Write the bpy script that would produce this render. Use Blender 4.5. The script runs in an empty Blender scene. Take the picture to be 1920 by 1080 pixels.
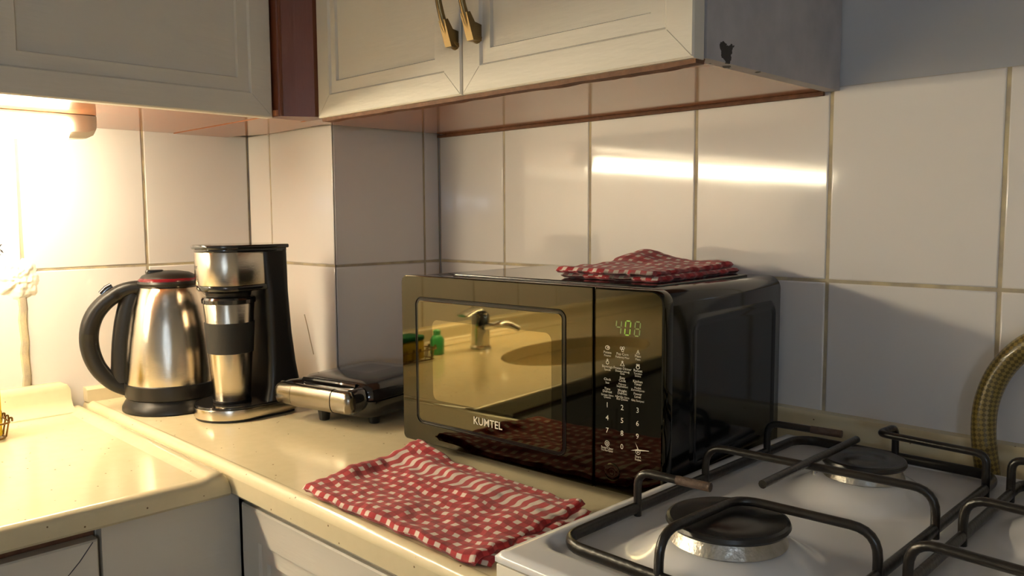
import bpy, bmesh, math, random
from mathutils import Vector, Matrix, noise
random.seed(7)
PI = math.pi
S = bpy.context.scene
C = S.collection

# ------------------------------------------------------------------ camera, world, exposure
# World frame: left wall x=0, right wall y=0, worktop z=0, floor z=-0.87 (metres)
def setup_camera():
    yaw, pitch, roll = .7837, -.0877, -.0056
    d = Vector((-math.sin(yaw) * math.cos(pitch), math.cos(yaw) * math.cos(pitch), math.sin(pitch)))
    r = Vector((math.cos(yaw), math.sin(yaw), 0)); u = r.cross(d)
    c, s = math.cos(roll), math.sin(roll)
    r, u = c * r + s * u, -s * r + c * u
    cam = bpy.data.cameras.new('camera'); o = bpy.data.objects.new('camera', cam); C.objects.link(o)
    m = Matrix((r, u, -d)).transposed().to_4x4(); m.translation = (1.628, -1.1, .3386)
    o.matrix_world = m
    cam.sensor_width = 36; cam.lens = 1534.69 / 1920 * 36; cam.clip_start = .02
    S.camera = o
setup_camera()
W = bpy.data.worlds.new('world'); S.world = W; W.use_nodes = True
W.node_tree.nodes['Background'].inputs[0].default_value = (.5, .6, .8, 1)
W.node_tree.nodes['Background'].inputs[1].default_value = .02
S.view_settings.view_transform = 'Standard'; S.view_settings.look = 'None'
S.view_settings.exposure = 0.27; S.view_settings.gamma = 1; S.view_settings.use_curve_mapping = False
TUBE_STRENGTH, GLOBE_STRENGTH, FILL_STRENGTH = 64.0, 230.0, 2.0

# ------------------------------------------------------------------ materials
def nt(name):
    m = bpy.data.materials.new(name); m.use_nodes = True
    n = m.node_tree.nodes; b = n['Principled BSDF']
    return m, m.node_tree, b
def mat(name, col, rough=.5, metal=0., bump=None, var=None, aniso=0, spec=None, coat=0, emit=None, es=0):
    """bump=(scale, strength, stretch xyz), var=(scale, amount, colour2)"""
    m, t, b = nt(name)
    b.inputs['Base Color'].default_value = (*col, 1); b.inputs['Roughness'].default_value = rough
    b.inputs['Metallic'].default_value = metal
    if spec is not None: b.inputs['Specular IOR Level'].default_value = spec
    if coat: b.inputs['Coat Weight'].default_value = coat; b.inputs['Coat Roughness'].default_value = .04
    if emit: b.inputs['Emission Color'].default_value = (*emit, 1); b.inputs['Emission Strength'].default_value = es
    N = t.nodes.new; L = t.links.new
    tc = N('ShaderNodeTexCoord')
    if var:
        nz = N('ShaderNodeTexNoise'); nz.inputs['Scale'].default_value = var[0]; nz.inputs['Detail'].default_value = 5
        L(tc.outputs['Object'], nz.inputs['Vector'])
        cr = N('ShaderNodeValToRGB'); cr.color_ramp.elements[0].position = .5 - var[1]; cr.color_ramp.elements[1].position = .5 + var[1]
        cr.color_ramp.elements[0].color = (*var[2], 1); cr.color_ramp.elements[1].color = (*col, 1)
        L(nz.outputs['Fac'], cr.inputs[0]); L(cr.outputs[0], b.inputs['Base Color'])
    if bump:
        mp = N('ShaderNodeMapping'); mp.inputs['Scale'].default_value = bump[2] if len(bump) > 2 else (1, 1, 1)
        nz = N('ShaderNodeTexNoise'); nz.inputs['Scale'].default_value = bump[0]; nz.inputs['Detail'].default_value = 3
        bp = N('ShaderNodeBump'); bp.inputs['Strength'].default_value = bump[1]; bp.inputs['Distance'].default_value = .002
        L(tc.outputs['Object'], mp.inputs[0]); L(mp.outputs[0], nz.inputs['Vector']); L(nz.outputs['Fac'], bp.inputs['Height'])
        L(bp.outputs[0], b.inputs['Normal'])
    if aniso:
        b.inputs['Anisotropic'].default_value = aniso; b.inputs['Anisotropic Rotation'].default_value = .25
        tg = N('ShaderNodeTangent'); tg.direction_type = 'RADIAL'; tg.axis = 'Z'; L(tg.outputs[0], b.inputs['Tangent'])
    return m
M = {}
M['tile'] = mat('tile', (.72, .69, .675), .07, bump=(9, .05), spec=.55)
M['grout'] = mat('grout', (.52, .44, .28), .85, var=(30, .12, (.36, .31, .24)), bump=(300, .4))
M['plaster'] = mat('plaster', (.78, .74, .64), .9, bump=(60, .8))
M['wall_paint'] = mat('wall_paint', (.52, .53, .56), .75, var=(3, .3, (.45, .46, .49)), bump=(40, .15))
M['ceiling_paint'] = mat('ceiling_paint', (.72, .70, .66), .85)
M['floor'] = mat('floor', (.22, .17, .13), .4, var=(5, .2, (.16, .12, .09)))
M['cab_paint'] = mat('cab_paint', (.66, .62, .55), .38, var=(4, .3, (.61, .57, .50)), bump=(25, .22, (1, 1, 6)))
M['brown'] = mat('brown_laminate', (.18, .052, .022), .34, var=(10, .25, (.13, .036, .016)), bump=(60, .1, (8, 8, .6)))
M['under'] = mat('underside_laminate', (.42, .17, .08), .12, var=(6, .3, (.34, .13, .055)), bump=(8, .06), spec=.35)
M['chip'] = mat('bare_chipboard', (.20, .09, .045), .7, var=(80, .3, (.10, .04, .02)), bump=(200, .6))
M['steel'] = mat('brushed_steel', (.60, .54, .45), .15, 1., bump=(220, .08, (.15, .15, 14)), aniso=.8)
M['steel_h'] = mat('brushed_steel_handle', (.30, .27, .22), .24, 1., bump=(90, .10), var=(18, .3, (.21, .18, .14)))
M['plastic'] = mat('black_plastic', (.011, .010, .009), .36, spec=.38)
M['rubber'] = mat('rubber_sleeve', (.013, .013, .013), .6, bump=(400, .1))
M['gloss'] = mat('black_gloss_plastic', (.012, .011, .011), .12, coat=.5)
M['red_clear'] = mat('red_clear_plastic', (.15, .006, .012), .2)
M['mw_body'] = mat('microwave_black_lacquer', (.006, .006, .006), .10, bump=(50, .02))
M['mw_frame'] = mat('mirror_black_door', (.050, .045, .030), .035, 1.)
M['mw_pane'] = mat('mirror_door_glass', (.092, .080, .045), .03, 1.)
M['mw_screen'] = mat('mirror_door_screen', (.175, .15, .08), .03, 1.)
M['mw_groove'] = mat('door_groove', (.004, .004, .004), .12, spec=.3)
M['print'] = mat('white_print', (.62, .58, .48), .5, emit=(1, .9, .7), es=0.0)
M['seg_on'] = mat('led_segment', (.02, .05, .01), .4, emit=(.45, .75, .05), es=.36)
M['seg_dim'] = mat('led_segment_dim', (.02, .03, .01), .4, emit=(.45, .55, .1), es=.20)
M['enamel'] = mat('white_enamel', (.70, .70, .72), .13, bump=(14, .03))
M['enamel_warm'] = mat('white_enamel_side', (.72, .69, .62), .2)
M['iron'] = mat('enamelled_iron', (.010, .009, .008), .3, var=(60, .2, (.018, .014, .011)), bump=(150, .25))
M['rust'] = mat('burnt_iron_tip', (.07, .042, .03), .7, var=(120, .2, (.11, .07, .05)), bump=(250, .6))
M['alu'] = mat('burner_aluminium', (.55, .54, .52), .38, 1., var=(70, .2, (.35, .33, .28)), bump=(160, .5))
M['cap'] = mat('burner_cap', (.012, .012, .012), .28, bump=(30, .12))
M['brass'] = mat('antique_brass', (.27, .20, .10), .36, 1., var=(40, .3, (.18, .125, .055)))
M['chrome'] = mat('chrome', (.6, .6, .6), .06, 1.)
M['hose_mat'] = None
M['wire'] = mat('brass_wire', (.25, .15, .05), .35, 1.)
M['sponge_y'] = mat('yellow_sponge', (.75, .55, .03), .9, bump=(250, 1.))
M['sponge_g'] = mat('green_scourer', (.02, .20, .07), .95, bump=(400, 1.))
M['bottle_g'] = mat('green_plastic', (.05, .45, .16), .3)
M['housing'] = mat('lamp_housing', (.75, .70, .60), .4)
M['tube'] = mat('lit_diffuser', (.9, .85, .7), .4, emit=(1., .88, .60), es=TUBE_STRENGTH)
M['globe'] = mat('lit_globe', (.9, .9, .9), .4, emit=(.64, .80, 1.), es=GLOBE_STRENGTH)
M['ceil_glow'] = mat('lit_ceiling_lamp', (.9, .9, .9), .4, emit=(.88, .93, 1.), es=FILL_STRENGTH)
M['decal'] = mat('tile_decal', (.05, .05, .07), .4)
M['joint'] = mat('paint_joint', (.46, .43, .37), .6)
M['crack'] = mat('tile_crack', (.30, .25, .18), .8)

def quartz():
    m, t, b = nt('quartz_worktop'); N = t.nodes.new; L = t.links.new
    tc = N('ShaderNodeTexCoord')
    v = N('ShaderNodeTexVoronoi'); v.inputs['Scale'].default_value = 75
    L(tc.outputs['Object'], v.inputs['Vector'])
    r = N('ShaderNodeValToRGB'); r.color_ramp.elements[0].position = .07; r.color_ramp.elements[1].position = .11
    r.color_ramp.elements[0].color = (1, 1, 1, 1); r.color_ramp.elements[1].color = (0, 0, 0, 1)
    L(v.outputs['Distance'], r.inputs[0])
    w = N('ShaderNodeTexWhiteNoise'); L(v.outputs['Position'], w.inputs['Vector'])
    g = N('ShaderNodeMath'); g.operation = 'GREATER_THAN'; g.inputs[1].default_value = .62; L(w.outputs['Value'], g.inputs[0])
    k = N('ShaderNodeMath'); k.operation = 'MULTIPLY'; L(r.outputs[0], k.inputs[0]); L(g.outputs[0], k.inputs[1])
    nz = N('ShaderNodeTexNoise'); nz.inputs['Scale'].default_value = 60; L(tc.outputs['Object'], nz.inputs['Vector'])
    c0 = N('ShaderNodeMixRGB'); c0.inputs[1].default_value = (.62, .535, .345, 1); c0.inputs[2].default_value = (.69, .60, .40, 1); L(nz.outputs['Fac'], c0.inputs[0])
    c1 = N('ShaderNodeMixRGB'); c1.inputs[2].default_value = (.16, .10, .05, 1); L(k.outputs[0], c1.inputs[0]); L(c0.outputs[0], c1.inputs[1])
    L(c1.outputs[0], b.inputs['Base Color']); b.inputs['Roughness'].default_value = .14
    return m
M['quartz'] = quartz()

def gingham(name, band_lo, band_hi, p=.0168, dark=1.):
    m, t, b = nt(name); N = t.nodes.new; L = t.links.new
    uv = N('ShaderNodeUVMap'); sp = N('ShaderNodeSeparateXYZ')
    ds = N('ShaderNodeTexNoise'); ds.inputs['Scale'].default_value = 14
    L(uv.outputs[0], ds.inputs['Vector'])
    dm = N('ShaderNodeVectorMath'); dm.operation = 'MULTIPLY_ADD'; dm.inputs[1].default_value = (.012, .012, 0)
    L(ds.outputs['Color'], dm.inputs[0]); L(uv.outputs[0], dm.inputs[2]); L(dm.outputs[0], sp.inputs[0])
    def stripe(out):
        a = N('ShaderNodeMath'); a.operation = 'DIVIDE'; a.inputs[1].default_value = p; L(out, a.inputs[0])
        f = N('ShaderNodeMath'); f.operation = 'FRACT'; L(a.outputs[0], f.inputs[0])
        g = N('ShaderNodeMath'); g.operation = 'PINGPONG'; g.inputs[1].default_value = .5; L(f.outputs[0], g.inputs[0])
        h = N('ShaderNodeMapRange'); h.inputs['From Min'].default_value = .19; h.inputs['From Max'].default_value = .24; L(g.outputs[0], h.inputs[0])
        return h.outputs[0]
    su, sv = stripe(sp.outputs[0]), stripe(sp.outputs[1])
    lo = N('ShaderNodeMath'); lo.operation = 'GREATER_THAN'; lo.inputs[1].default_value = band_lo; L(sp.outputs[1], lo.inputs[0])
    hi = N('ShaderNodeMath'); hi.operation = 'LESS_THAN'; hi.inputs[1].default_value = band_hi; L(sp.outputs[1], hi.inputs[0])
    bd = N('ShaderNodeMath'); bd.operation = 'MULTIPLY'; L(lo.outputs[0], bd.inputs[0]); L(hi.outputs[0], bd.inputs[1])
    nb = N('ShaderNodeMath'); nb.operation = 'SUBTRACT'; nb.inputs[0].default_value = 1; L(bd.outputs[0], nb.inputs[1])
    sv2 = N('ShaderNodeMath'); sv2.operation = 'MULTIPLY'; L(sv, sv2.inputs[0]); L(nb.outputs[0], sv2.inputs[1])
    sm = N('ShaderNodeMath'); sm.operation = 'ADD'; L(su, sm.inputs[0]); L(sv2.outputs[0], sm.inputs[1])
    hf = N('ShaderNodeMath'); hf.operation = 'MULTIPLY'; hf.inputs[1].default_value = .5; L(sm.outputs[0], hf.inputs[0])
    cr = N('ShaderNodeValToRGB'); e = cr.color_ramp.elements
    e[0].position = 0; e[0].color = (.66, .55, .48, 1); e[1].position = 1; e[1].color = (.26, .005, .012, 1)
    k = e.new(.5); k.color = (.40, .024, .03, 1)
    L(hf.outputs[0], cr.inputs[0]); L(cr.outputs[0], b.inputs['Base Color'])
    b.inputs['Roughness'].default_value = .9; b.inputs['Sheen Weight'].default_value = .15
    nz = N('ShaderNodeTexNoise'); nz.inputs['Scale'].default_value = 600; L(uv.outputs[0], nz.inputs['Vector'])
    bp = N('ShaderNodeBump'); bp.inputs['Strength'].default_value = .35; bp.inputs['Distance'].default_value = .001
    L(nz.outputs['Fac'], bp.inputs['Height']); L(bp.outputs[0], b.inputs['Normal'])
    return m
M['towel_a'] = gingham('red_gingham_cloth', .135, .165)
M['towel_b'] = gingham('red_gingham_cloth_folded', 9, 10, .0165)

def hose_mat():
    m, t, b = nt('braided_hose'); N = t.nodes.new; L = t.links.new
    uv = N('ShaderNodeUVMap'); mp = N('ShaderNodeMapping'); mp.inputs['Rotation'].default_value = (0, 0, .7)
    ck = N('ShaderNodeTexChecker'); ck.inputs['Scale'].default_value = 30
    ck.inputs[1].default_value = (.24, .17, .04, 1); ck.inputs[2].default_value = (.10, .07, .015, 1)
    L(uv.outputs[0], mp.inputs[0]); L(mp.outputs[0], ck.inputs[0]); L(ck.outputs[0], b.inputs['Base Color'])
    bp = N('ShaderNodeBump'); bp.inputs['Strength'].default_value = .5; bp.inputs['Distance'].default_value = .001
    L(ck.outputs[1], bp.inputs['Height']); L(bp.outputs[0], b.inputs['Normal'])
    b.inputs['Roughness'].default_value = .35; b.inputs['Coat Weight'].default_value = .4
    return m
M['hose'] = hose_mat()

def worn_paint():
    """white paint brushed over a dark panel, flaked off along the bottom edge (local z = 0)"""
    m, t, b = nt('worn_side_paint'); N = t.nodes.new; L = t.links.new
    tc = N('ShaderNodeTexCoord'); sp = N('ShaderNodeSeparateXYZ'); L(tc.outputs['Object'], sp.inputs[0])
    n1 = N('ShaderNodeTexNoise'); n1.inputs['Scale'].default_value = 28; n1.inputs['Detail'].default_value = 6; L(tc.outputs['Object'], n1.inputs['Vector'])
    c = N('ShaderNodeMixRGB'); c.inputs[1].default_value = (.30, .285, .30, 1); c.inputs[2].default_value = (.50, .48, .50, 1); L(n1.outputs['Fac'], c.inputs[0])
    n2 = N('ShaderNodeTexNoise'); n2.inputs['Scale'].default_value = 24; n2.inputs['Detail'].default_value = 4; L(tc.outputs['Object'], n2.inputs['Vector'])
    # height below which paint has flaked: noise * .05
    q = N('ShaderNodeMath'); q.operation = 'MULTIPLY_ADD'; q.inputs[1].default_value = .16; q.inputs[2].default_value = -.084; L(n2.outputs['Fac'], q.inputs[0])
    y = N('ShaderNodeMath'); y.operation = 'MULTIPLY_ADD'; y.inputs[1].default_value = -.10; L(sp.outputs[1], y.inputs[0]); L(q.outputs[0], y.inputs[2])
    g = N('ShaderNodeMath'); g.operation = 'LESS_THAN'; L(sp.outputs[2], g.inputs[0]); L(y.outputs[0], g.inputs[1])
    c2 = N('ShaderNodeMixRGB'); c2.inputs[2].default_value = (.02, .015, .012, 1); L(g.outputs[0], c2.inputs[0]); L(c.outputs[0], c2.inputs[1])
    L(c2.outputs[0], b.inputs['Base Color']); b.inputs['Roughness'].default_value = .55
    bp = N('ShaderNodeBump'); bp.inputs['Strength'].default_value = .3; bp.inputs['Distance'].default_value = .002
    L(n1.outputs['Fac'], bp.inputs['Height']); L(bp.outputs[0], b.inputs['Normal'])
    return m
M['worn'] = worn_paint()

# ------------------------------------------------------------------ mesh helpers
def finish(name, bm, m, parent=None, smooth=False, angle=.6, flat=9):
    me = bpy.data.meshes.new(name); bmesh.ops.recalc_face_normals(bm, faces=bm.faces[:])
    if smooth:
        lay = bm.faces.layers.int.get('flat')
        for f in bm.faces: f.smooth = not ((lay and f[lay]) or min(e.calc_length() for e in f.edges) > flat)
        for e in bm.edges:
            if any(not f.smooth for f in e.link_faces): e.smooth = False; continue
            if lay and any(f[lay] for f in e.link_faces): e.smooth = False; continue
            if len(e.link_faces) == 2 and e.calc_face_angle(0) > angle: e.smooth = False
    bm.to_mesh(me); bm.free(); me.materials.append(m)
    o = bpy.data.objects.new(name, me); C.objects.link(o)
    if parent: o.parent = parent
    return o
def tag(o, label, cat, group=None):
    o['label'] = label; o['category'] = cat
    if group: o['group'] = group
    return o
def struct(o): o['kind'] = 'structure'; return o
def empty(name, loc=(0, 0, 0), rz=0):
    o = bpy.data.objects.new(name, None); o.empty_display_size = .05; C.objects.link(o)
    o.location = loc; o.rotation_euler = (0, 0, rz); return o
def add_box(bm, x0, x1, y0, y1, z0, z1, bev=0, seg=2):
    vs = [bm.verts.new((x, y, z)) for z in (z0, z1) for y in (y0, y1) for x in (x0, x1)]
    fs = [bm.faces.new([vs[i] for i in f]) for f in ((0, 2, 3, 1), (4, 5, 7, 6), (0, 1, 5, 4), (2, 6, 7, 3), (0, 4, 6, 2), (1, 3, 7, 5))]
    if bev:
        es = list({e for f in fs for e in f.edges})
        bmesh.ops.bevel(bm, geom=es, offset=bev, segments=seg, profile=.5, affect='EDGES')
def box(name, m, parent, x0, x1, y0, y1, z0, z1, bev=0, seg=2):
    bm = bmesh.new(); add_box(bm, x0, x1, y0, y1, z0, z1, bev, seg)
    return finish(name, bm, m, parent, smooth=bool(bev))
def rrect(x0, x1, y0, y1, r, n=6):
    """rounded rect, r = radius or 4 radii (x0y0, x1y0, x1y1, x0y1), counter-clockwise"""
    rs = (r,) * 4 if not hasattr(r, '__len__') else r
    pts = []
    for (cx, cy, a0, q) in ((x0, y0, PI, rs[0]), (x1, y0, 1.5 * PI, rs[1]), (x1, y1, 0, rs[2]), (x0, y1, .5 * PI, rs[3])):
        if q <= 0: pts.append((cx, cy)); continue
        ox = cx + (q if cx == x0 else -q); oy = cy + (q if cy == y0 else -q)
        for i in range(n + 1):
            a = a0 + .5 * PI * i / n; pts.append((ox + q * math.cos(a), oy + q * math.sin(a)))
    return pts
def loft(bm, rings, cap0=True, cap1=True, closed=False):
    if not closed and not bm.faces.layers.int.get('flat'): bm.faces.layers.int.new('flat')
    R = [[bm.verts.new(p) for p in ring] for ring in rings]; n = len(R[0])
    pairs = list(zip(R, R[1:])) + ([(R[-1], R[0])] if closed else [])
    for a, b in pairs:
        for i in range(n): bm.faces.new((a[i], a[(i + 1) % n], b[(i + 1) % n], b[i]))
    if not closed:
        lay = bm.faces.layers.int.get('flat') or bm.faces.layers.int.new('flat')
        R = [[v for v in r] for r in R]
        if cap0: bm.faces.new(R[0][::-1])[lay] = 1
        if cap1: bm.faces.new(R[-1])[lay] = 1
def inset_poly(pts, d):
    """offset a convex ccw polygon inwards"""
    n = len(pts); out = []
    for i in range(n):
        a, b, c = Vector(pts[i - 1]), Vector(pts[i]), Vector(pts[(i + 1) % n])
        e1, e2 = (b - a), (c - b)
        n1 = Vector((-e1.y, e1.x)).normalized(); n2 = Vector((-e2.y, e2.x)).normalized()
        q = n1 + n2; k = q.length_squared
        out.append(tuple(b + q * (2 * d / k) if k > 1e-9 else b))
    return out
def plate(bm, pts, z0, z1, edge=.0, mp=lambda x, y, z: (x, y, z), both=True):
    """extruded outline with rounded-off rim"""
    st = []
    if edge:
        if both: st += [(z0, edge), (z0 + edge * .3, edge * .3), (z0 + edge, 0)]
        else: st += [(z0, 0)]
        st += [(z1 - edge, 0), (z1 - edge * .3, edge * .3), (z1, edge)]
    else: st = [(z0, 0), (z1, 0)]
    loft(bm, [[mp(x, y, z) for x, y in (inset_poly(pts, d) if d else pts)] for z, d in st])
def lathe(name, m, parent, prof, n=48, loc=(0, 0, 0), caps=True, angle=.6):
    bm = bmesh.new()
    loft(bm, [[(loc[0] + r * math.cos(2 * PI * i / n), loc[1] + r * math.sin(2 * PI * i / n), loc[2] + z) for i in range(n)] for r, z in prof], caps, caps)
    return finish(name, bm, m, parent, True, angle)
def fillet(pts, r, n=5):
    """polyline with rounded corners"""
    P = [Vector(p) for p in pts]; out = [P[0]]
    for a, b, c in zip(P, P[1:], P[2:]):
        u, v = (a - b), (c - b); q = min(r, u.length * .49, v.length * .49)
        s, e = b + u.normalized() * q, b + v.normalized() * q
        for i in range(n + 1):
            t = i / n; out.append(s * (1 - t) ** 2 + b * 2 * t * (1 - t) + e * t * t)
    out.append(P[-1]); return out
def sweep(bm, path, rad, n=10, closed=False, up=None, uv=False):
    """tube along a path; rad = number, or function(t)->(ra, rb) half sizes in side/normal directions"""
    P = [Vector(p) for p in path]; N_ = len(P); rings = []; side = None
    for i, p in enumerate(P):
        if closed: t = (P[(i + 1) % N_] - P[i - 1]).normalized()
        else: t = (P[min(i + 1, N_ - 1)] - P[max(i - 1, 0)]).normalized()
        if up is not None: s = t.cross(Vector(up)).normalized()
        else:
            if side is None:
                side = t.cross(Vector((0, 0, 1))) if abs(t.z) < .9 else t.cross(Vector((1, 0, 0)))
            s = (side - t * side.dot(t)).normalized(); side = s
        nn = s.cross(t).normalized()
        ra, rb = rad(i / (N_ - 1)) if callable(rad) else (rad, rad)
        rings.append([p + s * ra * math.cos(2 * PI * k / n) + nn * rb * math.sin(2 * PI * k / n) for k in range(n)])
    loft(bm, rings, closed=closed)
def rod(name, m, parent, path, r, n=10, closed=False):
    bm = bmesh.new(); sweep(bm, path, r, n, closed); return finish(name, bm, m, parent, True, .9)
def copy_tree(o, parent=None):
    c = o.copy(); C.objects.link(c); c.parent = parent
    for ch in list(o.children): copy_tree(ch, c)
    return c

# ------------------------------------------------------------------ room shell
ZF, ZT, ZG, ZCEIL = -.87, .511, .2473, 1.73
XW, YW = 2.95, -3.1
floor = struct(box('floor', M['floor'], None, -.1, XW + .1, YW - .1, .1, ZF - .05, ZF))
ceil = struct(box('ceiling', M['ceiling_paint'], None, -.1, XW + .1, YW - .1, .1, ZCEIL, ZCEIL + .05))
wall_r = struct(box('wall_right', M['wall_paint'], None, -.1, XW + .1, .003, .1, ZF, ZCEIL))
wall_l = struct(box('wall_left', M['wall_paint'], None, -.1, -.003, YW, .003, ZF, ZCEIL))
wall_b = struct(box('wall_back', M['ceiling_paint'], None, -.1, XW + .1, YW - .1, YW, ZF, ZCEIL))
wall_o = struct(box('wall_opposite', M['ceiling_paint'], None, XW, XW + .1, YW, .003, ZF, ZCEIL))
PX, PY = .322, -.255
wall_c = struct(box('wall_corner', M['wall_paint'], None, -.003, PX - .003, PY + .003, .003, ZF, ZCEIL))
GB = .0015   # grout lies this far behind the tile faces
box('grout_bed', M['grout'], wall_r, PX, XW, GB, .003, -.06, ZT - .002)
box('grout_bed', M['grout'], wall_l, -.003, -GB, -2.6, PY, -.06, ZT - .002)
def corner_grout():
    bm = bmesh.new()
    add_box(bm, 0, PX - GB, PY + GB, PY + .003, -.06, ZT - .002); add_box(bm, PX - .003, PX - GB, PY + GB, 0, -.06, ZT - .002)
    finish('grout_bed', bm, M['grout'], wall_c)
corner_grout()
_tc = {}
def tile(parent, frame, a0, a1, z0, z1):
    """tile between a0..a1 along the wall; frame: 'r' faces -y at y=0, 'c' faces -y at PY, 'l' faces +x at 0, 'd' faces +x at PX"""
    g = .0022
    w, h = a1 - a0 - 2 * g, z1 - z0 - 2 * g
    key = (round(w, 4), round(h, 4))
    if key not in _tc:
        bm = bmesh.new(); pts = rrect(-w / 2, w / 2, -h / 2, h / 2, 0)
        e = .0022
        loft(bm, [[(x, -z, y) for x, y in inset_poly(pts, d)] for z, d in ((-.003, 0), (-.0018, 0), (-.0006, e * .3), (0, e))])
        o = finish('tile', bm, M['tile'], None, True, 1.2); _tc[key] = o.data
        C.objects.unlink(o); bpy.data.objects.remove(o)
    o = bpy.data.objects.new('tile', _tc[key]); C.objects.link(o); o.parent = parent
    c, zc = (a0 + a1) / 2, (z0 + z1) / 2
    j = lambda s: random.uniform(-s, s)
    if frame == 'r': o.location = (c, 0, zc); o.rotation_euler = (j(.0007), 0, j(.0007))
    elif frame == 'c': o.location = (c, PY, zc); o.rotation_euler = (j(.0007), 0, j(.0007))
    elif frame == 'l': o.location = (0, c, zc); o.rotation_euler = (j(.0007), 0, PI / 2 + j(.0007))
    elif frame == 'd': o.location = (PX, c, zc); o.rotation_euler = (j(.0007), 0, PI / 2 + j(.0007))
rows = [(-.017, ZG), (ZG, ZT)]
xs = [PX, .5114] + [.5114 + .2104 * k for k in range(1, 12)]
ys = [PY, -.472, -.687] + [-.687 - .2104 * k for k in range(1, 10)]
for z0, z1 in rows:
    for a, b in zip(xs, xs[1:]): tile(wall_r, 'r', a, min(b, XW), z0, z1)
    for a, b in zip(ys, ys[1:]): tile(wall_l, 'l', b, a, z0, z1)
    tile(wall_c, 'c', 0, .09, z0, z1); tile(wall_c, 'c', .09, PX, z0, z1)
    tile(wall_c, 'd', PY, -.04, z0, z1); tile(wall_c, 'd', -.04, 0, z0, z1)
def plaster_patch():
    bm = bmesh.new(); n, mrings = 64, 18
    rings = []
    for k in range(mrings + 1):
        f = 1 - k / mrings
        ring = []
        for i in range(n):
            a = 2 * PI * i / n
            r0 = .036 * (1 + .10 * noise.noise(Vector((math.cos(a) * 7, math.sin(a) * 7, 4))) + .25 * noise.noise(Vector((math.cos(a) * 2, math.sin(a) * 2, 1.3))))
            y, z = -.695 + r0 * f * math.cos(a), .232 + r0 * 1.05 * f * math.sin(a)
            h = .007 * (1 - f ** 2.5) + .003 * noise.noise(Vector((y * 190, z * 190, 7))) * (1 - f ** 6) + .004 * noise.noise(Vector((y * 70, z * 70, 2))) * (1 - f ** 6)
            ring.append((max(h, 0) - .0005, y, z))
        rings.append(ring)
    loft(bm, rings)
    finish('plaster_patch', bm, M['plaster'], wall_l, True, 1.5)
    bm = bmesh.new()
    sweep(bm, [(.0005, -.692 + .0015 * math.sin(k * 2.1), .20 - k * .02) for k in range(9)], lambda t: (.007, .004), 8)
    finish('plaster_strip', bm, M['grout'], wall_l, True)
plaster_patch()
def decal_marks():
    bm = bmesh.new()
    for (y, z, a, l) in ((-.722, .292, .6, .012), (-.719, .283, 2.2, .010), (-.724, .276, .3, .009), (-.729, .288, 1.4, .010), (-.732, .28, .9, .011)):
        c, s = math.cos(a), math.sin(a)
        add_v = [bm.verts.new((.0004, y + l * (c * p - s * q), z + l * (s * p + c * q))) for p, q in ((-.5, 0), (0, -.16), (.5, 0), (0, .16))]
        bm.faces.new(add_v)
    finish('tile_decal', bm, M['decal'], wall_l)
decal_marks()
rod('hairline_crack', M['crack'], wall_c, [(.209, PY, .148), (.219, PY, .125), (.228, PY, .10), (.239, PY, .072)], .0013, 6)  # thin darker line running down the corner tiles
struct(box('baseboard_right', M['ceiling_paint'], None, 1.68, XW, -.015, .003, ZF, ZF + .08))
struct(box('baseboard_back', M['ceiling_paint'], None, .6, XW, YW, YW + .015, ZF, ZF + .08))

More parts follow.
